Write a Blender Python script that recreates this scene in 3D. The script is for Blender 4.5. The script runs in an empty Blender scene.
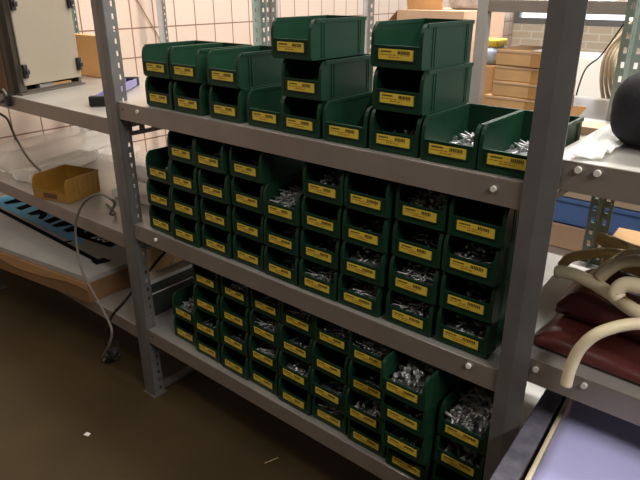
import bpy, bmesh, math, random
from mathutils import Vector, Matrix, noise
R = random.Random(7)
S = bpy.context.scene
COL = S.collection
PI = math.pi

# ------------------------------------------------------------ helpers
class MB:
    def __init__(self): self.v = []; self.f = []; self.m = []; self.s = []
    def face(self, idx, mi=0, sm=False): self.f.append(idx); self.m.append(mi); self.s.append(sm)
    def hexa(self, p, mi=0):
        b = len(self.v); self.v += [tuple(q) for q in p]
        for q in ((0,3,2,1),(4,5,6,7),(0,1,5,4),(1,2,6,5),(2,3,7,6),(3,0,4,7)):
            self.face([b+i for i in q], mi)
    def box(self, x0, x1, y0, y1, z0, z1, mi=0):
        self.hexa([(x0,y0,z0),(x1,y0,z0),(x1,y1,z0),(x0,y1,z0),(x0,y0,z1),(x1,y0,z1),(x1,y1,z1),(x0,y1,z1)], mi)
    def quadbox(self, q, z0, z1, mi=0):
        self.hexa([(x,y,z0) for x,y in q]+[(x,y,z1) for x,y in q], mi)
    def polybox(self, q, z0, z1, mi=0):
        b = len(self.v); n = len(q)
        self.v += [(x,y,z0) for x,y in q]+[(x,y,z1) for x,y in q]
        self.face([b+i for i in range(n)][::-1], mi); self.face([b+n+i for i in range(n)], mi)
        for i in range(n): j=(i+1)%n; self.face([b+i,b+j,b+n+j,b+n+i], mi)
    def prism_x(self, poly, x0, x1, mi=0):          # polygon in (y,z) extruded along x
        b = len(self.v); n = len(poly)
        self.v += [(x0,y,z) for y,z in poly]+[(x1,y,z) for y,z in poly]
        self.face([b+i for i in range(n)][::-1], mi); self.face([b+n+i for i in range(n)], mi)
        for i in range(n):
            j = (i+1)%n; self.face([b+i,b+j,b+n+j,b+n+i], mi)
    def tube(self, pts, r, n=8, mi=0, caps=True, flat=1.0):
        pts = [Vector(p) for p in pts]; b = len(self.v); k = len(pts)
        rs = r if isinstance(r,(list,tuple)) else [r]*k
        t0 = (pts[1]-pts[0]).normalized()
        up = Vector((0,0,1)) if abs(t0.z) < .9 else Vector((1,0,0))
        nrm = t0.cross(up).normalized()
        for i,p in enumerate(pts):
            t = (pts[min(i+1,k-1)]-pts[max(i-1,0)]).normalized()
            nrm = (nrm - t*nrm.dot(t)).normalized(); bi = t.cross(nrm)
            for j in range(n):
                a = 2*PI*j/n
                self.v.append(tuple(p + (nrm*math.cos(a) + bi*math.sin(a)*flat)*rs[i]))
        for i in range(k-1):
            for j in range(n):
                j2 = (j+1)%n
                self.face([b+i*n+j, b+i*n+j2, b+(i+1)*n+j2, b+(i+1)*n+j], mi, True)
        if caps:
            self.face([b+j for j in range(n)][::-1], mi); self.face([b+(k-1)*n+j for j in range(n)], mi)
    def plate(self, o, ux, uz, un, W, H, T, holes, mi=0):
        """plate W x H in the ux/uz plane, thickness T along un, with rectangular holes (a0,a1,b0,b1)"""
        o=Vector(o); ux=Vector(ux); uz=Vector(uz); un=Vector(un)
        xs = sorted({0,W,*[h[0] for h in holes],*[h[1] for h in holes]})
        zs = sorted({0,H,*[h[2] for h in holes],*[h[3] for h in holes]})
        for i in range(len(xs)-1):
            run = None
            for j in range(len(zs)-1):
                cx=(xs[i]+xs[i+1])/2; cz=(zs[j]+zs[j+1])/2
                hole = any(h[0]<cx<h[1] and h[2]<cz<h[3] for h in holes)
                if not hole and run is None: run = zs[j]
                if run is not None and (hole or j==len(zs)-2):
                    top = zs[j] if hole else zs[j+1]
                    c=[]
                    for n_ in (0,T):
                        for a,b in ((xs[i],run),(xs[i+1],run),(xs[i+1],top),(xs[i],top)):
                            c.append(o+ux*a+uz*b+un*n_)
                    self.hexa(c, mi); run=None
    def build(self, name, mats, parent=None, smooth=False):
        me = bpy.data.meshes.new(name); me.from_pydata([tuple(v) for v in self.v], [], self.f)
        if not isinstance(mats,(list,tuple)): mats=[mats]
        for m in mats: me.materials.append(m)
        for p,mi,s in zip(me.polygons,self.m,self.s): p.material_index=mi; p.use_smooth = s or smooth
        bm = bmesh.new(); bm.from_mesh(me); bmesh.ops.recalc_face_normals(bm, faces=bm.faces); bm.to_mesh(me); bm.free()
        o = bpy.data.objects.new(name, me); COL.objects.link(o)
        if parent: o.parent = parent
        return o

def tag(o, label=None, cat=None, group=None, kind=None):
    if label: o['label']=label
    if cat: o['category']=cat
    if group: o['group']=group
    if kind: o['kind']=kind
    return o
def empty(name, loc, label, cat, group=None, rz=0):
    o = bpy.data.objects.new(name, None); COL.objects.link(o); o.location=loc; o.rotation_euler=(0,0,rz)
    o.empty_display_size=.05
    return tag(o,label,cat,group)
def bevel(o, w, seg=2):
    m=o.modifiers.new('bevel','BEVEL'); m.width=w; m.segments=seg; m.limit_method='ANGLE'; return o
def smooth_path(pts, n=6):
    P=[Vector(p) for p in pts]; out=[]
    for i in range(len(P)-1):
        p0=P[max(i-1,0)];p1=P[i];p2=P[i+1];p3=P[min(i+2,len(P)-1)]
        for k in range(n):
            t=k/n
            out.append(.5*((2*p1)+(p2-p0)*t+(2*p0-5*p1+4*p2-p3)*t*t+(3*p1-p0-3*p2+p3)*t**3))
    out.append(P[-1]); return out

# ------------------------------------------------------------ materials
def srgb(r,g,b):
    f=lambda c:(c/255/12.92 if c/255<=.04045 else ((c/255+.055)/1.055)**2.4)
    return (f(r),f(g),f(b),1)
def mat(name, col, rough=.5, metal=0, var=.0, vs=12, bump=0, bs=60, spec=.5, trans=0, alpha=1, emit=None, es=0, col2=None, ior=1.45, coat=0):
    m=bpy.data.materials.new(name); m.use_nodes=True; N=m.node_tree.nodes; K=m.node_tree.links
    b=N['Principled BSDF']; b.inputs['Base Color'].default_value=col; b.inputs['Roughness'].default_value=rough
    b.inputs['Metallic'].default_value=metal; b.inputs['Specular IOR Level'].default_value=spec
    b.inputs['Transmission Weight'].default_value=trans; b.inputs['Alpha'].default_value=alpha; b.inputs['IOR'].default_value=ior
    b.inputs['Coat Weight'].default_value=coat
    if emit: b.inputs['Emission Color'].default_value=emit; b.inputs['Emission Strength'].default_value=es
    if var or bump:
        tc=N.new('ShaderNodeTexCoord')
        if var:
            nz=N.new('ShaderNodeTexNoise'); nz.inputs['Scale'].default_value=vs; nz.inputs['Detail'].default_value=5
            K.new(tc.outputs['Object'],nz.inputs['Vector'])
            mx=N.new('ShaderNodeMix'); mx.data_type='RGBA'
            mx.inputs['A'].default_value=col
            c2=col2 or tuple(max(0,c*(1-var)) for c in col[:3])+(1,)
            mx.inputs['B'].default_value=c2
            rp=N.new('ShaderNodeMapRange'); rp.inputs[1].default_value=.35; rp.inputs[2].default_value=.68
            K.new(nz.outputs['Fac'],rp.inputs[0]); K.new(rp.outputs[0],mx.inputs['Factor']); K.new(mx.outputs['Result'],b.inputs['Base Color'])
        if bump:
            n2=N.new('ShaderNodeTexNoise'); n2.inputs['Scale'].default_value=bs; n2.inputs['Detail'].default_value=4
            K.new(tc.outputs['Object'],n2.inputs['Vector'])
            bp=N.new('ShaderNodeBump'); bp.inputs['Strength'].default_value=bump; bp.inputs['Distance'].default_value=.004
            K.new(n2.outputs['Fac'],bp.inputs['Height']); K.new(bp.outputs['Normal'],b.inputs['Normal'])
    return m
def tilemat(name, base, base2, mortar, bw, rh, ms, ox, oz, offset=0, rough=.35, ax='X'):
    m=bpy.data.materials.new(name); m.use_nodes=True; N=m.node_tree.nodes; K=m.node_tree.links
    b=N['Principled BSDF']; tc=N.new('ShaderNodeTexCoord'); sp=N.new('ShaderNodeSeparateXYZ'); cb=N.new('ShaderNodeCombineXYZ')
    K.new(tc.outputs['Object'],sp.inputs[0])
    for i,(a,o) in enumerate(((ax,ox),('Z',oz))):
        ad=N.new('ShaderNodeMath'); ad.operation='ADD'; ad.inputs[1].default_value=-o
        K.new(sp.outputs[a],ad.inputs[0]); K.new(ad.outputs[0],cb.inputs[i])
    br=N.new('ShaderNodeTexBrick'); br.offset=offset; br.squash=1
    br.inputs['Color1'].default_value=base; br.inputs['Color2'].default_value=base2; br.inputs['Mortar'].default_value=mortar
    br.inputs['Scale'].default_value=1; br.inputs['Mortar Size'].default_value=ms; br.inputs['Mortar Smooth'].default_value=.2
    br.inputs['Brick Width'].default_value=bw; br.inputs['Row Height'].default_value=rh
    K.new(cb.outputs[0],br.inputs['Vector']); K.new(br.outputs['Color'],b.inputs['Base Color'])
    b.inputs['Roughness'].default_value=rough
    bp=N.new('ShaderNodeBump'); bp.inputs['Strength'].default_value=.3; bp.inputs['Distance'].default_value=.002; bp.invert=True
    K.new(br.outputs['Fac'],bp.inputs['Height']); K.new(bp.outputs['Normal'],b.inputs['Normal'])
    return m
M={}
M['steel']=mat('grey_painted_steel',(.30,.255,.22,1),.38,.4,.16,9,.05,120)
M['post']=mat('galvanised_post',(.19,.185,.18,1),.42,.4,.2,14,.04,100)
M['rearpost']=mat('green_grey_steel',(.30,.36,.32,1),.4,.3,.15,14)
M['palepost']=mat('pale_grey_steel',(.38,.365,.345,1),.45,.2,.1,14)
M['shelf']=mat('shelf_top_steel',(.55,.53,.49,1),.32,.6,.18,7,.04,90)
M['bolt']=mat('zinc_bolt',(.62,.6,.55,1),.3,.9)
M['green']=mat('green_plastic',(.0072,.036,.0175,1),.42,0,.18,9,.03,150,.3)
M['yellow']=mat('yellow_label',(.70,.51,.055,1),.5,0,.12,40)
M['print']=mat('label_print',(.05,.03,.01,1),.6)
M['printred']=mat('label_print_red',(.30,.10,.015,1),.6)
M['screw']=mat('zinc_screws',(.62,.63,.62,1),.36,.6,.2,60)
M['screwd']=mat('dark_screws',(.30,.31,.32,1),.36,.7,.3,60)
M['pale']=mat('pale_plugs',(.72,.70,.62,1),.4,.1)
M['floor']=mat('brown_floor',(.066,.044,.018,1),.42,0,.3,3.2,.1,40,.3,col2=(.047,.033,.015,1))
M['tile']=tilemat('cream_wall_tile',(.66,.525,.43,1),(.63,.495,.40,1),(.22,.12,.075,1),.1425,.149,.0038,1.190-.1425*34,1.0346-.149*7,0,.3,'Y')
M['brick']=tilemat('beige_brick',(.74,.64,.49,1),(.70,.60,.46,1),(.86,.80,.70,1),.24,.078,.008,0,0,.5,.6)
M['card']=mat('cardboard',(.60,.36,.165,1),.75,0,.14,10,.05,80)
M['cardp']=mat('pale_cardboard',(.60,.40,.27,1),.75,0,.12,8,.05,80)
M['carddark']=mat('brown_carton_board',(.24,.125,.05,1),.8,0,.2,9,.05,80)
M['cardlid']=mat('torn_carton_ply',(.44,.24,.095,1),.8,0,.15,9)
M['roll']=mat('tan_wrapping',(.80,.54,.28,1),.4,0,.2,9,.2,20)
M['ink']=mat('matt_black_ink',(.006,.006,.007,1),.95,0,.1,20,0,60,.05)
M['tape']=mat('packing_tape',(.42,.22,.08,1),.3,0,.1,20)
M['white']=mat('white_paper',(.85,.84,.80,1),.6)
M['foam']=mat('white_foam_board',(.37,.36,.335,1),.7,0,.12,6,.05,60)
M['blue']=mat('print_blue',(.10,.46,.78,1),.6,0,.1,12)
M['black']=mat('black_plastic',(.012,.012,.014,1),.45,0,.2,20)
M['blackbag']=mat('black_fabric',(.020,.020,.023,1),.8,0,.2,60,.3,400,.2)
M['cabside']=mat('beige_grey_paint',(.25,.215,.16,1),.55,0,.07,5,.03,60)
M['cabdark']=mat('dark_cabinet_frame',(.075,.062,.045,1),.55,.1)
M['brownwood']=mat('brown_wood',(.13,.062,.028,1),.6,0,.25,14)
M['orange']=mat('orange_board',(.80,.44,.17,1),.7,0,.08,8)
M['purple']=mat('lilac_plastic',(.17,.16,.32,1),.35,0,.1,20)
M['yellowbin']=mat('mustard_plastic',(.36,.19,.03,1),.42,0,.15,25)
M['cable']=mat('grey_cable',(.16,.14,.11,1),.55)
M['cableb']=mat('black_cable',(.012,.011,.010,1),.5)
M['film']=mat('clear_film',(.92,.92,.90,1),.2,0,0,0,.6,45,.6,trans=.2,alpha=.85)
M['clear']=mat('clear_plastic',(.97,.93,.86,1),.08,0,0,0,.15,40,.7,trans=.5,alpha=.62)
M['lilac']=mat('lavender_film',(.52,.52,.86,1),.22,0,.10,4,.10,6,.6,coat=.3)
M['darkslab']=mat('dark_grey_laminate',(.15,.15,.185,1),.5,0,.45,40,.05,80)
M['cream']=mat('cream_board',(.72,.65,.46,1),.6)
M['maroon']=mat('maroon_vinyl',(.12,.028,.024,1),.36,0,.3,8,.2,22,.5)
M['hose']=mat('cream_rubber_hose',(.86,.74,.50,1),.42,0,.12,20,.04,60)
M['hosey']=mat('yellowed_rubber_hose',(.86,.66,.30,1),.42,0,.12,20,.04,60)
M['silver']=mat('grey_metal_case',(.07,.08,.08,1),.35,.5,.15,10)
M['silverl']=mat('light_metal_trim',(.72,.72,.68,1),.35,.3)
M['bluebox']=mat('blue_plastic',(.10,.19,.44,1),.5,0,.12,8)
M['lblue']=mat('pale_blue_bag',(.55,.66,.85,1),.45,0,.15,20,.3,30)
M['yel']=mat('yellow_packet',(.85,.62,.05,1),.5)
M['wood']=mat('pale_wood',(.62,.47,.32,1),.6,0,.12,12)
M['greybag']=mat('grey_bag',(.42,.41,.40,1),.5,0,.45,12,.5,25)
M['rope']=mat('beige_cable_bundle',(.62,.52,.36,1),.6,0,.2,30)
M['win']=mat('window_daylight',(.8,.85,.9,1),.3,emit=(.86,.93,1,1),es=2.2)
M['frame']=mat('grey_steel_frame',(.20,.20,.20,1),.5)
M['redw']=mat('red_sticker',(.5,.06,.04,1),.5)

# ------------------------------------------------------------ setting
def struct(o): o['kind']='structure'; return o
m=MB(); m.box(-5,6,-3.5,7,-.1,0); struct(m.build('floor',M['floor']))
m=MB(); m.box(-1.57,-1.42,-3.5,6.15,0,3.0); struct(m.build('wall_left',M['tile']))
m=MB(); m.box(-1.42,9,6,6.15,0,.86); m.box(-1.42,9,6,6.15,2.5,3.0); struct(m.build('wall_far',M['brick']))
for i,(a,b) in enumerate(((-1.42,1.5),(1.5,4),(4,6.5),(6.5,9))):
    w=MB(); w.box(a+.05,b-.05,6.06,6.08,.9,2.46); wo=struct(w.build('window_%d'%(i+1),M['win']))
    f=MB()
    for p in ((a,a+.06,.86,2.5),(b-.06,b,.86,2.5),(a+.06,b-.06,.86,.92),(a+.06,b-.06,2.44,2.5),((a+b)/2-.03,(a+b)/2+.03,.92,2.44)):
        f.box(p[0],p[1],5.99,6.12,p[2],p[3])
    f.build('window_frame',M['frame'],wo)

# ------------------------------------------------------------ shelving
D=.575; PX=(-1.139,.026,1.191,2.356); HT=1.95
unit=empty('shelving_unit',(0,0,0),'long grey steel shelving unit of three bays with perforated T-shaped posts','shelving')
HOLEP=.030
def post(x, front, wx=-.0012):
    yf = 0 if front else D; s = 1 if front else -1
    b=MB()
    # flange with a shallow centre crease
    for sx in (-1,1):
        if front:
            b.hexa([(x,yf-.0035*s,0),(x+sx*.026,yf-.0010*s,0),(x+sx*.026,yf+.0012*s,0),(x,yf-.0012*s,0),
                    (x,yf-.0035*s,HT),(x+sx*.026,yf-.0010*s,HT),(x+sx*.026,yf+.0012*s,HT),(x,yf-.0012*s,HT)])
        else:
            hs=[(.009,.017,z,z+.013) for z in [.02+HOLEP*i for i in range(int((HT-.04)/HOLEP))]]
            b.plate((x,yf-.001,0),(sx,0,0),(0,0,1),(0,1,0),.026,HT,.002,hs)
    hs=[(.021,.028,z,z+.013) for z in [.02+HOLEP*i for i in range(int((HT-.04)/HOLEP))]]
    b.plate((x+wx,yf,0),(0,s,0),(0,0,1),(1,0,0),.036,HT,.0024,hs)
    po=b.build('post',M['post'] if front else M['rearpost'],unit)
    f=MB(); f.box(x-.03,x+.03,yf-.006*s,yf+.045*s,0,.004) if s>0 else f.box(x-.03,x+.03,yf-.045,yf+.006,0,.004)
    f.build('foot_plate',M['post'],po)
for i_,x in enumerate(PX):
    post(x,True,.0236 if i_==1 else -.0012); post(x-.046 if i_==2 else x,False)
FACE=.045
def shelf(x0,x1,z,face=FACE,bolts=()):
    a=MB(); W=x1-x0
    a.box(x0,x1,.006,D-.004,z-.0025,z)                       # deck
    hs=[(.030,.046,.012,.021),(.060,.070,.012,.020),(W-.070,-.060+W,.012,.020),(W-.046,W-.030,.012,.021)]
    a.plate((x0,.004,z-face),(1,0,0),(0,0,1),(0,1,0),W,face,.002,[(.016,.024,.024,.030),(W-.024,W-.016,.024,.030)])
    a.box(x0,x1,.006,.02,z-face,z-face+.002)
    a.box(x0,x1,D-.006,D-.004,z-face,z)
    for xx in (x0,x1-.002):
        a.plate((xx,.006,z-face),(0,1,0),(0,0,1),(1,0,0),D-.012,face-.003,.002,[(.035,.058,.012,.024),(.075,.098,.012,.024),(D-.11,D-.09,.012,.024)])
    a.tube([(x0,.0062,z-.0018),(x1,.0062,z-.0018)],.0024,8)   # folded front edge
    o=a.build('shelf',[M['steel']],unit)
    t=MB(); t.box(x0+.001,x1-.001,.006,D-.006,z,z+.0006); t.build('deck_sheet',M['shelf'],o)
    for bx,bz in bolts:
        c=MB(); c.tube([(bx,.004,bz),(bx,.001,bz),(bx,-.0012,bz)],.0050,10); c.build('bolt',M['white' if z==Z2 else 'pale'],o)  # pale heads imitate light showing through slots in the front lip
Z1,Z2,Z3=.9545,.6064,.2548
EDGE=(PX[0],PX[1]+.026,PX[2],PX[3])
def bay(i): return EDGE[i]+.0015, EDGE[i+1]-.0015
a,b=bay(1)
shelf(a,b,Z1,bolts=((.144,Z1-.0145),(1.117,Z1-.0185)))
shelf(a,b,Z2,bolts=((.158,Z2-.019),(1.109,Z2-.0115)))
shelf(a,b,Z3)
a,b=bay(0)
LZ1,LZ2,LZ3=.903,.560,.245
shelf(a,b,LZ1,bolts=()); shelf(a,b,LZ2,bolts=()); shelf(a,b,LZ3)
a,b=bay(2)
RZ1,RZ2,RZ3=1.0,.655,.27
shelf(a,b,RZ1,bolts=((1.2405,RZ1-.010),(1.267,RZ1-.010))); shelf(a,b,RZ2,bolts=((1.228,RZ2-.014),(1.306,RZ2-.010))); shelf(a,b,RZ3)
for z in (.016,):
    t=MB(); t.box(PX[1]-.012,PX[1]+.012,.04,D-.04,z-.012,z); t.build('side_rail',M['post'],unit)

# ------------------------------------------------------------ green bins
BW=.1035; BL=.170; BH=.0735
def bin_body(w=BW,l=BL,h=BH,name='bin_body',m_=None,lip=.037,ribs=(.030,.038,.146,.152)):
    b=MB(); t=.0022; hw=w/2
    prof=[(.003,0),(0,.006),(0,lip),(.0004,h-.024),(.0025,h-.014),(.0065,h-.006),(.013,h),(l,h),(l-.002,0)]
    for sx in (-1,1):
        x0,x1=(hw-t,hw) if sx>0 else (-hw,-hw+t)
        b.prism_x(prof,x0,x1)
        # bead along the curved front edge
        bx0,bx1=(hw-.0065,hw+.0004) if sx>0 else (-hw-.0004,-hw+.0065)
        e=[(0,.004),(0,lip),(.0004,h-.024),(.0025,h-.014),(.0065,h-.006),(.013,h)]
        for (ya,za),(yb,zb) in zip(e[:-1],e[1:]):
            b.hexa([(bx0,ya-.0012,za),(bx1,ya-.0012,za),(bx1,ya+.0018,za-.0006),(bx0,ya+.0018,za-.0006),
                    (bx0,yb-.0012,zb),(bx1,yb-.0012,zb),(bx1,yb+.0018,zb-.0006),(bx0,yb+.0018,zb-.0006)])
        # thick top rim
        rx0,rx1=(hw-.003,hw+.0016) if sx>0 else (-hw-.0016,-hw+.003)
        b.box(rx0,rx1,.012,l+.001,h-.006,h+.0006)
        for yy in ribs:
            qx0,qx1=(hw,hw+.0012) if sx>0 else (-hw-.0012,-hw)
            b.box(qx0,qx1,yy,yy+.003,.004,h-.006)
    b.box(-hw+t,hw-t,.001,l-.003,0,.0022)
    b.box(-hw+t,hw-t,l-.0045,l-.002,0,h)
    b.box(-hw,hw,l-.003,l+.0016,h-.006,h+.0006)
    b.box(-hw+t,hw-t,-.0004,.0020,.001,lip)                 # front lip
    b.box(-hw+.004,hw-.004,-.0016,.003,lip-.002,lip+.0006)
    return b
bb=bin_body()
# raised holder round the label
for p in ((-.038,-.0358,.0125,.0335),(.0358,.038,.0125,.0335),(-.038,.038,.0125,.0142)):
    bb.box(p[0],p[1],-.0026,-.0004,p[2],p[3])
body0=bb.build('bin_body',M['green']); BODY=body0.data; bpy.data.objects.remove(body0)
def label_mesh(seed):
    r=random.Random(seed); b=MB(); w,h=.0707,.0172
    b.box(-w/2,w/2,-.0016,-.0005,.0145,.0145+h)
    def ink(a0,a1,c0,c1,mi): b.box(-w/2+a0*w,-w/2+a1*w,-.0018,-.0016,.0145+c0*h,.0145+c1*h,mi)
    x=.07
    while x<.36: ww=r.uniform(.03,.06); ink(x,min(x+ww,.38),.68,.84,1); x+=ww+.012
    x=.56
    for k in range(r.randint(6,8)):
        ww=r.uniform(.022,.034); ink(x,x+ww,.54,.88,1)
        if r.random()<.7: ink(x,x+ww*.5,.40,.50,2)
        x+=ww+.016
    for row,(c0,c1) in enumerate(((.42,.50),(.20,.29))):
        x=.06 if row==0 else .30
        while x<(.52 if row==0 else .62): ww=r.uniform(.04,.11); ink(x,x+ww,c0,c1,2); x+=ww+.02
    o=b.build('label',[M['yellow'],M['print'],M['printred']]); me=o.data; bpy.data.objects.remove(o); return me
LABELS=[label_mesh(s) for s in range(5)]

# heaps of small hardware, a few mesh variants shared by all the bins
def heap(kind, seed, n, hmax, hmin=.010):
    r=random.Random(seed); b=MB()
    def H(x,y): return hmin+(hmax-hmin)*(.35+.65*min(1,max(0,(y-.0)/.05)))*(1-.35*abs(x)/.05) * (1-.3*max(0,(y-.09)/.06))
    # core of the heap
    nx,ny=9,11; base=len(b.v); core=.012 if kind=='nut' else .006
    for j in range(ny):
        for i in range(nx):
            x=-.0455+.091*i/(nx-1); y=.006+.148*j/(ny-1)
            b.v.append((x,y,max(.003,H(x,y)-core+r.uniform(-.002,.002))))
    for j in range(ny-1):
        for i in range(nx-1):
            q=base+j*nx+i; b.face([q,q+1,q+nx+1,q+nx],1)
    bb_=len(b.v)
    for (x,y) in ((-.0455,.006),(.0455,.006),(.0455,.154),(-.0455,.154)): b.v.append((x,y,.0025))
    b.face([bb_,bb_+1,bb_+2,bb_+3],1)
    for k in range(n):
        y=r.uniform(.010,.11) if r.random()<.75 else r.uniform(.010,.148)
        x=r.uniform(-.038,.038); z=H(x,y)+r.uniform(-.003,.003)
        a=r.uniform(0,2*PI); el=r.uniform(-.35,.5)
        d=Vector((math.cos(a)*math.cos(el),math.sin(a)*math.cos(el),math.sin(el)))
        mi=0 if r.random()<.55 else 1
        if kind=='bolt':  L_,rs,rh,hh=.020,.0020,.0042,.0035
        elif kind=='screw': L_,rs,rh,hh=.030,.0013,.0030,.0015
        elif kind=='long': L_,rs,rh,hh=.048,.0013,.0028,.0015; 
        elif kind=='nut': L_,rs,rh,hh=.003,.0058,.0058,.0015
        elif kind=='plug': L_,rs,rh,hh=.036,.0034,.0072,.0030
        if kind=='long': d=(d+Vector((.2,-1.2,.35))).normalized()
        p=Vector((x,y,min(z+.002,.062)))
        e=p-d*L_; 
        for q in (p,e):
            q.x=max(-.046,min(.046,q.x)); q.y=max(.005,min(.152,q.y)); q.z=max(.005,q.z)
        if (p-e).length<.002: continue
        b.tube([e,p],rs,6,mi); dd=(p-e).normalized()
        if kind!='nut':
            q=p+dd*hh; q.y=max(.003,min(.155,q.y)); q.x=max(-.048,min(.048,q.x))
            if (q-p).length>.0005: b.tube([p,q],rh,7 if kind!='bolt' else 6,2 if kind=='plug' and r.random()<.6 else mi)
    o=b.build('x',[M['screw'],M['screwd'],M['pale']]); me=o.data; bpy.data.objects.remove(o); return me
HEAPS={}
for kind,n in (('bolt',75),('screw',85),('long',55),('nut',70),('plug',62)):
    for s in (0,1):
        for lv,hm in ((0,.026),(1,.040),(2,.048)):
            HEAPS[(kind,s,lv)]=heap(kind,hash((len(kind),s,lv))%1000+s*17,[max(20,n//3),n,int(n*1.2)][lv],hm,[.010,.018,.026][lv])

ORD=['first','second','third','fourth','fifth','sixth','seventh','eighth','ninth']
SH={1:'top shelf',2:'middle shelf',3:'bottom shelf'}
ROW=['bottom row','second row up','third row up','fourth row up']
BINS={
1:{0:(.218,2),1:(.330,2),2:(.461,2),3:(.586,1),4:(.690,3),5:(.802,1),6:(.913,3),7:(1.022,1),8:(1.132,1)},
2:{0:(.173,3),1:(.283,4),2:(.398,4),3:(.516,4),4:(.624,3),5:(.740,4),6:(.850,4),7:(.969,4),8:(1.081,4)},
3:{0:(.207,2),1:(.319,4),2:(.430,4),3:(.542,4),4:(.654,4),5:(.764,4),6:(.875,4),7:(.990,4),8:(1.102,3)}}
# where each bin stands: level, column, row -> x, y of its front
POS={100:(0.213,0.0229),101:(0.215,0.022),110:(0.329,0.0217),111:(0.323,0.0234),120:(0.46,0.0217),121:(0.458,0.0239),130:(0.584,0.0229),140:(0.687,0.0199),141:(0.692,0.0202),142:(0.672,0.0142),
150:(0.801,0.019),160:(0.912,0.0197),161:(0.915,0.0204),162:(0.91,0.0187),170:(1.023,0.0164),180:(1.13,0.0172),200:(0.168,0.0191),201:(0.175,0.017),202:(0.181,0.0191),210:(0.28,0.0121),
211:(0.285,0.0142),212:(0.294,0.0114),213:(0.293,0.0156),220:(0.397,0.0184),221:(0.402,0.0177),222:(0.408,0.0121),223:(0.402,0.0112),230:(0.512,0.0205),231:(0.516,0.0205),232:(0.521,0.0184),
233:(0.523,0.0163),240:(0.623,0.0163),241:(0.626,0.017),242:(0.633,0.0121),250:(0.735,0.0156),251:(0.738,0.0184),252:(0.744,0.0163),253:(0.752,0.0128),260:(0.845,0.017),261:(0.853,0.0149),
262:(0.856,0.0149),263:(0.86,0.0135),270:(0.965,0.0198),271:(0.97,0.0177),272:(0.972,0.0205),273:(0.975,0.0219),280:(1.08,0.0205),281:(1.082,0.0212),282:(1.081,0.0191),283:(1.087,0.0184),
300:(0.199,0.0382),301:(0.206,0.0352),310:(0.315,0.0262),311:(0.321,0.0212),312:(0.325,0.0262),313:(0.325,0.0312),320:(0.431,0.0212),321:(0.432,0.0242),322:(0.435,0.0282),323:(0.44,0.0322),
330:(0.539,0.0252),331:(0.544,0.0242),332:(0.549,0.0272),333:(0.553,0.0322),340:(0.654,0.0182),341:(0.657,0.0172),342:(0.657,0.0242),343:(0.663,0.0282),350:(0.764,0.0232),351:(0.766,0.0132),
352:(0.767,0.0182),353:(0.773,0.0222),360:(0.878,0.0172),361:(0.878,0.0032),362:(0.88,0.0112),363:(0.877,0.0152),370:(0.991,0.0092),371:(0.993,-0.0168),372:(0.993,-0.0238),373:(0.995,-0.0348),
381:(1.106,0.0102),382:(1.108,0.0102),380:(1.105,0.0115)}
FILL={(1,7,0):('bolt',0),(1,8,0):('bolt',0),(1,6,0):('long',0),
 (2,0,2):('bolt',0),(2,1,3):('screw',0),(2,2,3):('screw',0),(2,3,3):('long',0),(2,4,2):('screw',2),(2,5,3):('long',1),(2,5,1):('screw',0),
 (2,6,2):('screw',0),(2,6,1):('long',2),(2,6,0):('screw',1),(2,5,0):('screw',1),(2,4,1):('screw',0),(2,4,0):('screw',0),
 (2,7,3):('bolt',1),(2,7,2):('screw',0),(2,7,1):('screw',2),(2,7,0):('screw',1),(2,8,2):('long',1),(2,8,1):('bolt',0),(2,8,0):('long',1),
 (3,0,1):('bolt',1),(3,1,3):('screw',0),(3,1,1):('screw',0),(3,2,3):('screw',1),(3,2,1):('bolt',0),(3,3,3):('long',1),(3,3,2):('screw',1),(3,3,1):('screw',1),
 (3,4,3):('screw',1),(3,4,2):('screw',0),(3,4,1):('long',1),(3,5,3):('long',2),(3,5,1):('screw',0),(3,5,0):('screw',2),
 (3,6,3):('screw',2),(3,6,2):('bolt',0),(3,6,1):('nut',1),(3,7,3):('nut',1),(3,7,2):('bolt',0),(3,7,1):('screw',0),(3,8,2):('plug',2),(3,8,1):('plug',0)}
KN={'bolt':'bolts','screw':'screws','long':'long screws','nut':'nuts','plug':'large bolts'}
Zs={1:Z1,2:Z2,3:Z3}; PITCH=.0742
for l,cols in BINS.items():
    for c,(cx,n) in cols.items():
        for r in range(n):
            x,y=POS[l*100+c*10+r]
            z=Zs[l]+.0012+r*PITCH
            fill=FILL.get((l,c,r))
            where='%s, %s column from left, %s'%(SH[l],ORD[c],ROW[r])
            first='green parts bin holding %s, '%KN[fill[0]] if fill else 'green parts bin with yellow label, '
            e=empty('parts_bin',(x,y,z),first+where,'bin','green parts bins on the %s'%SH[l],R.uniform(-.012,.012))
            o=bpy.data.objects.new('bin_body',BODY); COL.objects.link(o); o.parent=e
            la=bpy.data.objects.new('label',LABELS[R.randrange(5)]); COL.objects.link(la); la.parent=e
            la['label']='yellow printed label'
            if fill:
                h=bpy.data.objects.new('screw_heap',HEAPS[(fill[0],R.randrange(2),fill[1])]); COL.objects.link(h)
                h.location=(x,y,z); h.rotation_euler=e.rotation_euler
                tag(h,'loose steel %s in green bin, %s'%(KN[fill[0]],where),'hardware','loose hardware in the green bins','stuff')

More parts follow.
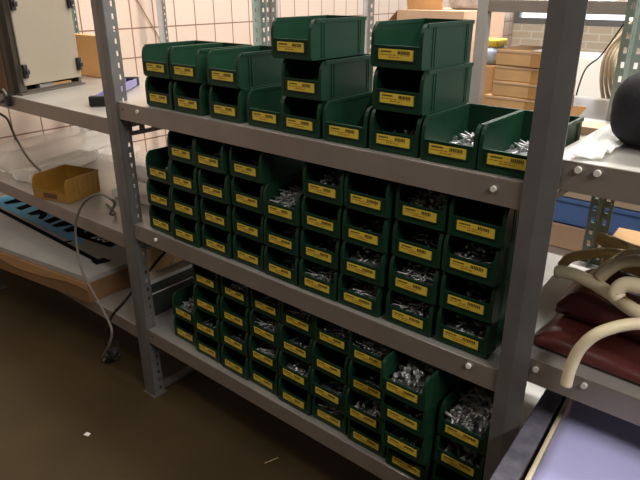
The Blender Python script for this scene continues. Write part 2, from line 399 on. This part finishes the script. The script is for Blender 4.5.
# ------------------------------------------------------------ left bay: cabinet, carton, purple bracket
cab=empty('electrical_cabinet',(-.566,.03,LZ1+.001),'beige steel cabinet with black corner latches standing on upper left shelf','cabinet',None,math.radians(15.7))
b=MB(); W_,H_=.32,.42
b.box(-W_,-.002,.0,.012,.0,H_); b.box(-W_,-.002,.262,.274,.0,H_); b.box(-W_,-.002,.012,.262,0,.012); b.box(-W_,-.002,.012,.262,H_-.012,H_); b.box(-W_,-W_+.012,.012,.262,.012,H_-.012)
b.box(-.03,-.002,.0,.03,0,H_); b.box(-.012,.012,-.004,.278,0,.006)
b.build('cabinet_shell',M['cabdark'],cab)
b=MB(); b.box(-.0,.008,.016,.268,.028,H_-.02); bevel(b.build('side_panel',M['cabside'],cab),.003)
b=MB(); b.box(-W_+.01,-.055,-.006,0,.01,H_-.01); b.build('front_board',M['brownwood'],cab)
b=MB(); b.box(-.085,-.062,-.0085,-.006,.19,.215); s=b.build('sticker',M['redw'],cab); 
for yy,zz in ((.022,.075),(.258,.075),(.022,.285),(.258,.285)):
    b=MB(); b.box(.008,.020,yy-.008,yy+.008,zz-.022,zz+.022); b.box(.020,.026,yy-.004,yy+.010,zz-.010,zz+.006)
    bevel(b.build('latch',M['black'],cab),.002)
b=MB(); b.box(-.03,-.008,.09,.15,.008,.024); b.box(-.03,-.012,.15,.235,.008,.02,1); b.build('inner_fittings',[M['foam'],M['orange']],cab)

b=MB(); b.box(-1.00,-.705,.425,.447,LZ1+.001,LZ1+.160)
cb=bevel(b.build('cardboard_box',M['orange']),.003); tag(cb,'orange-brown wooden board standing upright behind the beige cabinet','board'); cb.name='wooden_board'

br=empty('plastic_bracket',(-.17,.085,LZ1+.001),'lilac plastic bracket with black ends lying on shelf behind the left post','bracket',None,math.radians(45))
def along(L_): return None
b=MB()
b.box(0,.42,-.022,.022,.004,.010); b.box(0,.42,-.022,-.016,.010,.026); b.box(0,.42,.016,.022,.010,.026); b.box(.0,.42,-.004,.004,.010,.020)
b.build('channel',M['purple'],br)
for x0 in (-.012,.40):
    b=MB(); b.box(x0,x0+.024,-.026,.026,.0,.030); bevel(b.build('end_clip',M['black'],br),.004)
br.rotation_euler=(0,0,math.atan2(.39,-.36)); br.location=(-.19,.09,LZ1+.001)

# left bay, second level: mustard bin, clear tubes
yb=empty('open_bin',(-.458,.016,LZ2+.002),'mustard yellow open-front plastic bin on the left bay middle shelf','bin',None,math.radians(15))
b=bin_body(.158,.150,.080,lip=.034,ribs=(.03,.052,.074,.096,.118,.138)); b.build('bin_body',M['yellowbin'],yb)
b=MB(); b.box(-.03,.03,-.003,-.0005,.010,.026); b.build('label_holder',M['brownwood'],yb)

def rbox(name,mat_,size,loc,rz,seg=4,bev=.03,parent=None,noise_amp=0,ns=6,seed=0):
    me=bpy.data.meshes.new(name); bm=bmesh.new(); bmesh.ops.create_cube(bm,size=1)
    for v in bm.verts: v.co=Vector((v.co.x*size[0],v.co.y*size[1],v.co.z*size[2]))
    bmesh.ops.bevel(bm,geom=list(bm.edges),offset=bev,segments=seg,profile=.5,affect='EDGES')
    if noise_amp:
        bmesh.ops.subdivide_edges(bm,edges=[e for e in bm.edges if e.calc_length()>.03],cuts=5,use_grid_fill=True)
        for v in bm.verts:
            n=noise.noise_vector(Vector((v.co.x*ns+seed,v.co.y*ns,v.co.z*ns)))
            k=1 if v.co.z>-size[2]*.35 else .0
            v.co+=n*noise_amp*k
    bm.to_mesh(me); bm.free()
    for p in me.polygons: p.use_smooth=True
    me.materials.append(mat_); o=bpy.data.objects.new(name,me); COL.objects.link(o); o.location=loc; o.rotation_euler=(0,0,rz)
    if parent: o.parent=parent
    return o
o=rbox('clear_tube_pack',M['clear'],(.17,.54,.092),(-.985,.31,LZ2+.049),math.radians(12),4,.022,None,.004,9)
tag(o,'long clear plastic tubing pack standing along the tiled wall on left middle shelf','plastic pack')
o=rbox('clear_tube_pack',M['clear'],(.11,.36,.045),(-.79,.215,LZ2+.0235),math.radians(16),4,.02,None,.004,9,3)
tag(o,'lower clear plastic pack lying between tall pack and mustard bin','plastic pack')
b=MB(); b.tube([(-.775,.488,LZ2+.001),(-.775,.488,LZ2+.03),(-.775,.488,LZ2+.036)],[.075,.085,.088],24); o=b.build('clear_dish',M['clear']); tag(o,'round clear plastic dish behind the mustard bin','dish')
o=rbox('plastic_wrap',M['film'],(.26,.14,.04),(-.40,.40,LZ2+.024),math.radians(-12),3,.02,None,.012,11,5)
tag(o,'crumpled clear plastic wrapping behind the mustard bin','plastic wrap')
o=rbox('paper_pack',M['white'],(.20,.12,.03),(-.24,.24,LZ2+.017),math.radians(8),3,.01,None,.005,11,8)
tag(o,'white paper packet on left middle shelf beside the post','packet')

# left bay, bottom level: large torn carton with foam top and blue print
lc=empty('flat_carton',(-.5,.1,LZ3+.001),'large flat torn cardboard carton with blue lettering overhanging left lower shelf','box')
def rel(q): return [(x+.5,y-.1) for x,y in q]
b=MB(); z0,z1=.001,.078
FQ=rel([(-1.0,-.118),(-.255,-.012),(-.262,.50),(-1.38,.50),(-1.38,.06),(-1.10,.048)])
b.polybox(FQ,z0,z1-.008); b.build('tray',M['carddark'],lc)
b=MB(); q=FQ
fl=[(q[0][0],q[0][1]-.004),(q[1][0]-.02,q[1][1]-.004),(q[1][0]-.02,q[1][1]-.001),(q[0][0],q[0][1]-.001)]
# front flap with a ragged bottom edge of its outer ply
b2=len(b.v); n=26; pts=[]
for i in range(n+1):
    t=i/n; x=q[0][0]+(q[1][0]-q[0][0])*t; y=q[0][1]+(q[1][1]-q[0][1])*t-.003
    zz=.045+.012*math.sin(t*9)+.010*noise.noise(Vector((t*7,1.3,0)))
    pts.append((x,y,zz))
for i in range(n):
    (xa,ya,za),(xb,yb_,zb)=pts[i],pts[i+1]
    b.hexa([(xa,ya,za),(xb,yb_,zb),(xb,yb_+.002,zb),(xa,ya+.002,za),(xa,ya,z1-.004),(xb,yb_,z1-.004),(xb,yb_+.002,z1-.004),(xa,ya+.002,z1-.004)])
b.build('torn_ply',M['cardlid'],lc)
b=MB(); b.polybox(rel([(-.998,-.105),(-.262,-.0),(-.27,.495),(-1.37,.495),(-1.37,.063),(-1.095,.05)]),z1-.008,z1+.010); fo=b.build('foam_top',M['foam'],lc)
tz=LZ3+.001
b=MB(); b.quadbox(rel([(-1.34,.132),(-.545,.132),(-.68,.262),(-1.34,.262)]),z1+.010,z1+.0108); bl=b.build('blue_print',M['blue'],lc)
b=MB()
def glyph(poly): 
    k=len(b.v); nn=len(poly); P=rel(poly); b.v+=[(x,y,z1+.0109) for x,y in P]+[(x,y,z1+.0116) for x,y in P]
    b.face([k+i for i in range(nn)][::-1]); b.face([k+nn+i for i in range(nn)])
    for i in range(nn): j=(i+1)%nn; b.face([k+i,k+j,k+nn+j,k+nn+i])
for gx,shape in ((-1.24,'V'),(-1.12,'I'),(-1.00,'A'),(-.87,'I'),(-.80,'V'),(-.70,'A')):
    if shape=='I': glyph([(gx-.025,.165),(gx+.025,.165),(gx+.005,.262),(gx-.045,.262)])
    if shape=='A': glyph([(gx-.035,.165),(gx-.0,.165),(gx+.02,.195),(gx+.06,.165),(gx+.085,.172),(gx+.06,.205),(gx-.01,.245),(gx-.03,.262),(gx-.05,.240)])
    if shape=='V': glyph([(gx-.02,.162),(gx+.015,.162),(gx+.06,.262),(gx-.035,.262)])
b.build('black_lettering',M['ink'],bl)
b=MB(); b.quadbox(rel([(-.628,.168),(-.436,.192),(-.450,.266),(-.650,.240)]),z1+.010,z1+.0112); bl2=b.build('black_sticker',M['ink'],lc)
b=MB(); b.quadbox(rel([(-1.34,.103),(-.36,.085),(-.352,.104),(-1.34,.122)]),z1+.010,z1+.0112); b.quadbox(rel([(-.375,.078),(-.335,.075),(-.325,.125),(-.365,.122)]),z1+.0105,z1+.013)
b.quadbox(rel([(-.62,.105),(-.607,.10),(-.55,.30),(-.565,.30)]),z1+.010,z1+.0106); b.build('black_strap',M['ink'],lc)
cu=bpy.data.curves.new('sticker_text','FONT'); cu.body='200'; cu.size=.062; cu.extrude=.0004; cu.align_x='CENTER'; cu.align_y='CENTER'
ot=bpy.data.objects.new('sticker_text',cu); COL.objects.link(ot); ot.location=(-.535+.5,.217-.1,z1+.0118); ot.rotation_euler=(0,0,math.radians(7)); cu.materials.append(M['white']); ot.parent=lc
dg=bpy.context.evaluated_depsgraph_get(); me=bpy.data.meshes.new_from_object(ot.evaluated_get(dg)); mw=(ot.location.copy(),ot.rotation_euler.copy())
bpy.data.objects.remove(ot); ot=bpy.data.objects.new('sticker_text',me); COL.objects.link(ot); ot.location,ot.rotation_euler=mw; ot.parent=bl2

# bottom level, behind the bins: grey metal case with a taped roll on it
mc=empty('metal_case',(-.13,.29,LZ3+.001),'dark grey metal case with pale top trim behind left post on bottom shelf','case')
b=MB(); b.box(.060,.118,-.215,.22,0,.116); bevel(b.build('case_body',M['silver'],mc),.003)
b=MB(); b.box(.057,.121,-.218,.223,.116,.130); bevel(b.build('lid_trim',M['silverl'],mc),.003)
b=MB(); b.box(.118,.121,-.215,.22,.080,.084); b.build('side_rib',M['silverl'],mc)
b=MB(); b.tube([(.118,-.02,.036),(.124,-.02,.036)],.006,10); b.build('knob',M['bolt'],mc)
o=rbox('taped_roll',M['roll'],(.085,.42,.125),(-.060,.31,LZ3+.001+.130+.064),math.radians(0),5,.04,None,.004,8,2)
tag(o,'tan paper-wrapped roll with shiny tape on top of the grey case','roll')
b=MB(); b.tube(smooth_path([(.040,-.12,.05),(.0435,-.13,.0),(.042,-.14,-.04)],3),.004,5); t_=b.build('tape_strip',M['silverl'],o)

# cables of the left bay
b=MB(); b.tube(smooth_path([(-.30,.0,1.06-.0),(-.50,.0,1.0),(-.60,-.01,.925),(-.585,-.012,.903),(-.80,.03,.83),(-.86,.09,.78),(-.85,.1,.72),(-.80,.1,.665),(-.73,.1,.62),(-.65,.11,.585)][2:],6),.0045,8)
o=b.build('power_cable',M['cable']); tag(o,'grey cable hanging from the cabinet shelf behind the mustard bin','cable')
b=MB(); b.box(-.603,-.585,-.012,.02,.870,.912); b.build('cable_clip',M['black'],o)
b=MB(); b.tube(smooth_path([(-.27,.11,.566),(-.17,.08,.567),(-.13,.04,.585),(-.06,.02,.640),(-.045,-.005,.668),(-.085,-.01,.672),(-.150,-.012,.645),(-.205,-.015,.600),(-.245,-.02,.535),(-.240,-.03,.45),(-.20,-.045,.39),(-.09,-.06,.315),(-.02,-.075,.275),(-.018,-.08,.24),(-.05,-.08,.19),(-.115,-.07,.12),(-.20,-.03,.045),(-.235,-.0,.028)],6),.0040,8)
o=b.build('plug_cable',M['cable']); tag(o,'grey cable looping off the left middle shelf to a black plug on the floor','cable')
b=MB(); b.tube([(-.228,.0,.024),(-.236,.01,.022),(-.250,.035,.021)],[.012,.021,.021],12); b.tube([(-.250,.035,.021),(-.258,.05,.021)],[.019,.016],12)
b.tube([(-.252,.046,.027),(-.262,.066,.027)],.0025,6); b.tube([(-.262,.046,.015),(-.272,.066,.015)],.0025,6)
b.build('plug',M['black'],o)
b=MB(); b.tube(smooth_path([(.004,.20,.50),(.0,.12,.45),(-.012,.06,.40),(-.05,-.01,.315),(-.10,-.02,.262),(-.145,-.028,.19),(-.165,-.025,.11),(-.20,.01,.03),(-.25,.06,.006),(-.33,.10,.006)],6),.0045,8)
o=b.build('black_cable',M['cableb']); tag(o,'black cable running from the grey case down to the floor','cable')

# ------------------------------------------------------------ right bay
bag=rbox('black_bag',M['blackbag'],(.36,.30,.112),(1.412,.26,RZ1+.0575),0,6,.045,None,.006,6,4); tag(bag,'black fabric bag on the upper right shelf at the frame edge','bag')
def sheet(name,mat_,quad,z,th,amp,ns,label,cat,n=14,seed=0):
    b=MB(); q=[Vector((x,y,0)) for x,y in quad]
    for k in (0,1):
        for j in range(n+1):
            for i in range(n+1):
                s,t=i/n,j/n; p=q[0]*(1-s)*(1-t)+q[1]*s*(1-t)+q[2]*s*t+q[3]*(1-s)*t
                nz=abs(noise.noise(Vector((p.x*ns+seed,p.y*ns,seed))))
                b.v.append((p.x,p.y,z+amp*nz+k*th))
    N_=(n+1)**2
    for j in range(n):
        for i in range(n):
            a_=j*(n+1)+i; f=[a_,a_+1,a_+n+2,a_+n+1]; b.face([N_+t for t in f],0,True); b.face(f[::-1],0,True)
    for i in range(n):
        for e in ((i,i+1),(n*(n+1)+i+1,n*(n+1)+i),((i+1)*(n+1),i*(n+1)),(i*(n+1)+n,(i+1)*(n+1)+n)):
            b.face([e[0],e[1],N_+e[1],N_+e[0]])
    return tag(b.build(name,mat_),label,cat)
sheet('plastic_film',M['film'],[(1.222,.010),(1.262,.03),(1.262,.33),(1.199,.33)],RZ1+.002,.0015,.018,30,'crumpled clear plastic film on upper right shelf beside the black bag','film')
pc=empty('open_carton',(1.095,.415,Z1+.0012),'small open brown carton with one raised flap behind the last bin of top shelf','box')
b=MB(); b.box(-.02,.09,-.025,.10,0,.004); b.box(-.02,.09,-.025,-.022,.004,.016); b.box(-.02,-.017,-.022,.10,.004,.016); b.box(.087,.09,-.022,.10,.004,.016); b.build('tray',M['cardp'],pc)
b=MB(); b.hexa([(-.02,-.02,.016),(.004,-.02,.016),(.004,-.017,.016),(-.02,-.017,.016),(.0,-.005,.052),(.026,-.005,.052),(.026,-.002,.052),(.0,-.002,.052)]); b.build('flap',M['tape'],pc)

# second level: sheets, maroon vinyl, hoses
tag((lambda b:(b.quadbox([(1.15,.06),(1.36,.05),(1.30,.42),(1.125,.42)],RZ2+.0012,RZ2+.004),b.build('paper_sheet',M['white']))[1])(MB()),'white paper sheets on right middle shelf under the maroon vinyl','paper')
def cushion(name,quad,z,h,amp,ns,seed,parent=None,n=18,fold=0):
    b=MB(); q=[Vector((x,y,0)) for x,y in quad]
    for k in (0,1):
        for j in range(n+1):
            for i in range(n+1):
                s,t=i/n,j/n; p=q[0]*(1-s)*(1-t)+q[1]*s*(1-t)+q[2]*s*t+q[3]*(1-s)*t
                e=min(1,8*min(s,1-s,t,1-t)); e=math.sqrt(max(0,e))
                nz=noise.noise(Vector((p.x*ns+seed,p.y*ns*1.6,seed)))
                f=fold*math.sin((s*2.2+t*5.5)*PI)
                zz=z+(0 if k==0 else h*(.35+.65*e)+ (amp*nz+f)*e)
                b.v.append((p.x,p.y,zz))
    N_=(n+1)**2
    for j in range(n):
        for i in range(n):
            a_=j*(n+1)+i; f=[a_,a_+1,a_+n+2,a_+n+1]; b.face([N_+t for t in f],0,True); b.face(f[::-1],0,True)
    for i in range(n):
        for e in ((i,i+1),(n*(n+1)+i+1,n*(n+1)+i),((i+1)*(n+1),i*(n+1)),(i*(n+1)+n,(i+1)*(n+1)+n)):
            b.face([e[0],e[1],N_+e[1],N_+e[0]],0,True)
    return b.build(name,M['maroon'],parent)
mv=empty('vinyl_bag',(0,0,0),'folded maroon vinyl bag lying under cream hoses on right middle shelf','bag')
mv.location=(1.3,.15,RZ2+.0045)
def rq(q): return [(x-1.3,y-.15) for x,y in q]
cushion('lower_fold',rq([(1.199,.045),(1.62,.026),(1.62,.36),(1.21,.30)]),0,.024,.013,11,2,mv,24,.007)
cushion('upper_fold',rq([(1.205,.135),(1.62,.085),(1.62,.40),(1.195,.285)]),.026,.042,.016,9,5,mv,24,.009)
def hose(pts,r,mat_,label,n=7):
    b=MB(); b.tube(smooth_path(pts,n),r,14,0,True); o=b.build('hose',mat_)
    tag(o,label,'hose','cream rubber hoses on the right shelf'); return o
hose([(1.285,-.022,.650),(1.287,-.022,.685),(1.296,-.020,.725),(1.318,-.012,.757),(1.36,.02,.772),(1.43,.05,.775),(1.55,.03,.775)],.0092,M['hose'],'cream hose with its cut end hanging over the right shelf edge')
hose([(1.198,.13,.766),(1.225,.125,.772),(1.26,.118,.770),(1.30,.10,.766),(1.345,.075,.762),(1.42,.075,.758),(1.55,.075,.757)],.0115,M['hose'],'thick cream hose ending in a tip pointing left across the maroon bag')
hose([(1.185,.20,.748),(1.197,.20,.768),(1.225,.20,.783),(1.265,.20,.797),(1.315,.205,.797),(1.40,.21,.79),(1.55,.22,.78)],.0095,M['hosey'],'yellowed hose arching along the top of the hose pile')
hose([(1.225,.27,.792),(1.25,.26,.793),(1.30,.25,.790),(1.38,.26,.785),(1.5,.30,.78)],.0125,M['hosey'],'yellowed hose with stubby end beside the green rear post')
hose([(1.250,.160,.755),(1.268,.160,.778),(1.285,.160,.800),(1.315,.160,.822),(1.37,.160,.815),(1.5,.165,.805)],.0120,M['hose'],'cream hose bent upright behind the thick tip')
hose([(1.272,.118,.782),(1.283,.118,.800),(1.300,.120,.818),(1.335,.122,.828),(1.40,.125,.815),(1.5,.128,.805)],.0100,M['hose'],'thinner cream hose bent upright just in front of another')
hose([(1.318,.060,.782),(1.311,.062,.790),(1.320,.068,.805),(1.345,.075,.806),(1.39,.090,.802),(1.5,.10,.790)],.0120,M['hose'],'cream hose curling round at the right frame edge')
o=rbox('carton',M['card'],(.24,.13,.068),(1.125,.49,RZ2+.0355),math.radians(3),2,.003); tag(o,'brown carton at the back behind the right post on white sheets','box')
o.location=(1.325-.005,.485,RZ2+.0355)
b=MB(); b.tube(smooth_path([(1.206,.44,.735),(1.23,.43,.728),(1.27,.425,.727),(1.33,.43,.726)],5),.002,6); tag(b.build('thin_cord',M['cableb']),'thin dark cord lying on the brown carton','cord')

# lower level of the right bay
ds=empty('storage_box',(0,0,0),'dark grey box with worn laminate top on the lower right shelf','box')
ds.location=(1.2,.1,RZ3+.001)
b=MB(); b.quadbox([(.041,-.35),(.079,-.348),(.034,.235),(.004,.235)],0,.259); bevel(b.build('box_body',M['darkslab'],ds),.002)
lv=empty('wrapped_panel',(1.24,.05,RZ3+.001),'lavender film-wrapped panel with cream edge on the lower right shelf','panel')
b=MB(); b.quadbox([(.040,-.21),(.47,-.21),(.47,.20),(.006,.20)],.0,.262); bevel(b.build('panel_core',M['cream'],lv),.004)
n=22; b=MB(); q=[Vector((.050,-.211,0)),Vector((.472,-.211,0)),Vector((.472,.202,0)),Vector((.014,.202,0))]
for k in (0,1):
    for j in range(n+1):
        for i in range(n+1):
            s,t=i/n,j/n; p=q[0]*(1-s)*(1-t)+q[1]*s*(1-t)+q[2]*s*t+q[3]*(1-s)*t
            e=min(1,6*min(s,1-s,t,1-t)); zz=.2625+k*.001+.006*e*(1+noise.noise(Vector((p.x*9,p.y*9,0))))
            b.v.append((p.x,p.y,zz))
N_=(n+1)**2
for j in range(n):
    for i in range(n):
        a_=j*(n+1)+i; f=[a_,a_+1,a_+n+2,a_+n+1]; b.face([N_+t for t in f],0,True); b.face(f[::-1],0,True)
for i in range(n):
    for e in ((i,i+1),(n*(n+1)+i+1,n*(n+1)+i),((i+1)*(n+1),i*(n+1)),(i*(n+1)+n,(i+1)*(n+1)+n)): b.face([e[0],e[1],N_+e[1],N_+e[0]])
b.build('film_wrap',M['lilac'],lv)
b=MB(); b.box(.90,1.186,.215,.532,Z3+.001,Z3+.025); o=bevel(b.build('white_board',M['white']),.002); tag(o,'white foam board on the bottom shelf beside the right post','board')

# ------------------------------------------------------------ background
ru=empty('shelving_unit',(0,0,0),'second grey perforated shelving unit standing back to back behind the bins','shelving')
for px_ in (-1.29,.034):
    for py_,sg in ((.612,1),(1.16,-1)):
        b=MB(); hs=[(.009,.017,z,z+.013) for z in [.02+HOLEP*i for i in range(62)]]
        for sx in (-1,1): b.plate((px_,py_,0),(sx,0,0),(0,0,1),(0,1,0),.026,HT,.002,hs)
        b.box(px_-.0012,px_+.0012,min(py_,py_+.036*sg),max(py_,py_+.036*sg),0,HT)
        po=b.build('post',M['palepost'],ru)
        f=MB(); f.box(px_-.03,px_+.03,min(py_-.006*sg,py_+.045*sg),max(py_-.006*sg,py_+.045*sg),0,.004); f.build('foot_plate',M['palepost'],po)
for z in (.12,.45):
    b=MB(); b.box(PX[0]+.004,PX[1]-.004,.618,1.155,z-.003,z); b.box(PX[0]+.004,PX[1]-.004,.616,.618,z-.04,z); b.box(PX[0]+.004,PX[1]-.004,1.155,1.157,z-.04,z); b.build('shelf',M['palepost'],ru)
b=MB(); b.tube([(-1.412,1.075,1.20),(-1.412,1.098,1.165),(-1.412,1.195,1.004),(-1.412,1.225,.95)],.0025,6); tag(b.build('wall_cable',M['tape']),'thin brown cable slanting down the tiled wall at left','cable')
rk=empty('rear_rack',(.612,1.0,0),'pale grey steel rack standing behind the shelves carrying the flat cartons','shelving')
b=MB(); b.box(-.017,.017,-.05,-.047,0,1.9); b.box(.014,.017,-.047,-.02,0,1.9); b.build('post',M['palepost'],rk)
b=MB(); hs=[(.018,.028,z,z+.018) for z in [.03+.045*i for i in range(40)]]; b.plate((.01,.5,0),(1,0,0),(0,0,1),(0,1,0),.045,1.9,.002,hs); b.build('post',M['steel'],rk)
b=MB(); b.box(2.0,2.034,-.05,-.047,0,1.9); b.box(2.0,2.034,.5,.503,0,1.9); b.build('post',M['palepost'],rk)
for z,f in ((1.197,.034),(.855,.034),(.42,.04)):
    b=MB(); b.box(.0,2.034,-.046,.5,z-.003,z); b.box(.0,2.034,-.0465,-.044,z-f,z-.003); b.box(.0,2.034,.497,.5,z-f,z-.003); b.build('shelf',M['steel'],rk)
for i,(w,h,dx,dy,ang,mm) in enumerate(((.23,.056,.035,0,1,'card'),(.20,.046,.060,.0,-1,'card'),(.195,.046,.058,.005,1.5,'card'),(.185,.047,.062,.0,-1,'card'))):
    z=.856+sum((.056,.046,.046,.047)[:i])+.0012*i
    o=empty('flat_carton',(.60+dx+w/2,.965+dy+.10,z),['brown flat carton with tape strip at the bottom of the rear stack','brown flat carton second from bottom in the rear stack','brown flat carton third from bottom in the rear stack','brown flat carton on top of the rear stack'][i],'box','flat cartons stacked behind the shelves',math.radians(ang))
    bevel((lambda b:(b.box(-w/2,w/2,-.09,.09,0,h),b.build('box_body',M[mm],o))[1])(MB()),.002)
    b=MB(); b.box(.02,.05,-.0906,-.09,0,h); b.box(.02,.05,-.0906,.0906,h,h+.0006); b.build('tape',M['tape'],o)
    b=MB(); b.box(-w/2+.002,w/2-.002,-.0915,-.09,h-.008,h-.0035); b.build('lid_edge',M['cardp'],o)
# things around and above the cartons
big=empty('tall_carton',(.16,1.58,0),'tall pale cardboard carton with open flaps behind the right tall bin stack','box')
b=MB(); b.box(-.15,.16,-.18,.2,0,1.145); b.build('box_body',M['cardp'],big)
b=MB(); b.hexa([(-.15,-.18,1.145),(-.15,.2,1.145),(-.146,.2,1.145),(-.146,-.18,1.145),(-.24,-.16,1.07),(-.24,.18,1.07),(-.236,.18,1.075),(-.236,-.16,1.075)]); b.build('flap',M['cardp'],big)
b=MB(); b.hexa([(-.15,-.10,1.145),(.02,-.10,1.145),(.02,-.096,1.145),(-.15,-.096,1.145),(-.16,-.13,1.30),(.03,-.13,1.30),(.03,-.126,1.30),(-.16,-.126,1.30)]); b.build('flap',M['card'],big)
o=rbox('grey_bag',M['greybag'],(.17,.16,.07),(.235,1.62,1.145+.036),.3,4,.03,None,.02,14,9); tag(o,'crumpled grey bag on top of the tall pale carton','bag')
small=rbox('short_carton',M['card'],(.095,.16,.985),(.545,1.20,.4926),0,1,.004); tag(small,'narrow brown carton standing on the floor behind the thin pale post','box')
o=rbox('blue_bag',M['lblue'],(.085,.14,.055),(.545,1.20,.986+.026),.05,4,.024,None,.004,14,6); tag(o,'pale blue plastic bag on narrow carton beside the pale rear post','bag')
o=rbox('yellow_packet',M['yel'],(.08,.10,.024),(.54,1.20,1.054),.05,3,.006); tag(o,'yellow packet lying on the pale blue bag','packet')
# white packs on the upper rear rack shelf
for i,(x,w,h,mm,lab) in enumerate(((.80,.18,.05,'white','white pack on the upper rear rack shelf, nearest the pale post'),(1.02,.16,.04,'lblue','pale blue pack between two white packs on the upper rear shelf'),(1.25,.22,.05,'white','white pack on the upper rear rack shelf, farthest from the pale post'))):
    o=rbox('soft_pack',M[mm],(w,.2,h),(x,1.2,1.198+h/2),.1*i,3,.012,None,.006,12,i); tag(o,lab,'packet','packs on the upper rear shelf')
# low level behind the right bay
b=MB(); b.box(.70,1.30,1.06,1.46,.421,.506); o=bevel(b.build('pale_carton',M['cardp']),.003); tag(o,'wide pinkish cardboard carton lying under the blue crate on the rear rack','box')
bc=empty('blue_crate',(1.0,1.26,.5075),'blue plastic crate on the rear rack seen through the right bay','crate')
b=MB()
for (x0,x1,y0,y1) in ((-.28,.28,-.2,-.19),(-.28,.28,.19,.2),(-.28,-.27,-.19,.19),(.27,.28,-.19,.19)): b.box(x0,x1,y0,y1,0,.088)
b.box(-.28,.28,-.2,.2,-.0005,.004); b.build('crate_body',M['bluebox'],bc)
b=MB(); b.box(-.285,.285,-.206,-.2,.078,.090); b.build('rim',M['bluebox'],bc)
b=MB(); b.box(.66,1.40,1.07,1.44,.599,.632); o=b.build('wooden_board',M['wood']); tag(o,'pale wooden board lying across the blue crate on the rear rack','board')
cbn=empty('cable_bundle',(.80,1.72,0),'bundle of beige cables with a thin dark wire hanging behind the rear rack','cables')
for k in range(4):
    b=MB(); d=.012*k
    b.tube(smooth_path([(.10+d,0,1.15),(.046+d,.005*k,1.099),(.024+d,.01*k,1.06),(-.004+d,0,1.02),(-.022+d*1.2,-.005*k,.96),(-.016+d*1.4,0,.88),(.008+d*1.5,.01*k,.80),(.04+d*1.6,0,.70),(.05+d,0,.30),(.06+d,0,.008)],6),.0075,8)
    b.build('cable',M['rope'],cbn)
b=MB(); b.tube(smooth_path([(.10,-.08,1.18),(.064,-.08,1.138),(-.011,-.08,.994),(-.071,-.08,.904),(-.09,-.06,.60),(-.06,-.03,.0)],6),.003,6); b.build('dark_wire',M['cableb'],cbn)
b=MB(); b.box(-.25,.55,4.2,4.7,0,.72); tag(bevel(b.build('white_cabinet',M['white']),.01),'low white cabinet standing on the floor far behind','cabinet')
# debris on the floor
b=MB(); b.quadbox([(.035,-.245),(.052,-.24),(.048,-.228),(.034,-.232)],.0,.0015); tag(b.build('paper_scrap',M['white']),'tiny white paper scrap on the brown floor','scrap')
b=MB(); b.tube([(.535,.02,.002),(.55,.06,.002)],.0012,5); tag(b.build('straw',M['wood']),'thin pale splinter on the floor under the bins','splinter')

# ------------------------------------------------------------ camera, light
cam=bpy.data.cameras.new('camera'); co=bpy.data.objects.new('camera',cam); COL.objects.link(co); S.camera=co
f,pitch,yaw,roll=595.2356,math.radians(22.9879),math.radians(-40.0089),math.radians(-.1136)
F=Vector((math.sin(yaw)*math.cos(pitch),math.cos(yaw)*math.cos(pitch),-math.sin(pitch)))
Rt=Vector((math.cos(yaw),-math.sin(yaw),0)); U=Rt.cross(F)
R2=Rt*math.cos(roll)+U*math.sin(roll); U2=-Rt*math.sin(roll)+U*math.cos(roll)
co.matrix_world=Matrix(((R2.x,U2.x,-F.x,1.4879),(R2.y,U2.y,-F.y,-.8717),(R2.z,U2.z,-F.z,1.2325),(0,0,0,1)))
cam.sensor_width=36; cam.lens=f*36/640; cam.clip_start=.02
def area(name,loc,sx,sy,e,col,rot=(0,0,0)):
    l=bpy.data.lights.new(name,'AREA'); l.shape='RECTANGLE'; l.size=sx; l.size_y=sy; l.energy=e; l.color=col
    o=bpy.data.objects.new(name,l); COL.objects.link(o); o.location=loc; o.rotation_euler=rot; return o
area('ceiling_tube_rear',(.1,2.3,2.75),.14,3.6,72,(1,.92,.83))
area('ceiling_tube_left',(-.55,.45,2.75),.14,1.6,20,(1,.90,.79))
area('fill_light_right',(1.3,.42,2.75),1.8,.14,22,(1,.93,.85))  # added unseen lamp, brightens the rear cartons and the right bay
area('fill_light_back',(1.35,1.75,2.75),1.8,.14,120,(1,.95,.90))  # added unseen lamp, set to light the white board from behind
area('fill_light_side',(2.9,-.42,2.5),.2,1.8,66,(1,.95,.90),(0,math.radians(38),0))  # added unseen lamp for the hoses and the lavender panel
area('fill_light_aisle',(.2,-.85,2.25),2.4,.14,8,(1,.91,.82),(math.radians(25),0,0))  # added front fill, no real fixture; fades towards the lower shelves
w=bpy.data.worlds.new('world'); S.world=w; w.use_nodes=True
w.node_tree.nodes['Background'].inputs[0].default_value=(1,.91,.80,1); w.node_tree.nodes['Background'].inputs[1].default_value=.055
S.view_settings.view_transform='Standard'; S.view_settings.look='None'; S.view_settings.gamma=1; S.view_settings.use_curve_mapping=False
S.view_settings.exposure=0.0
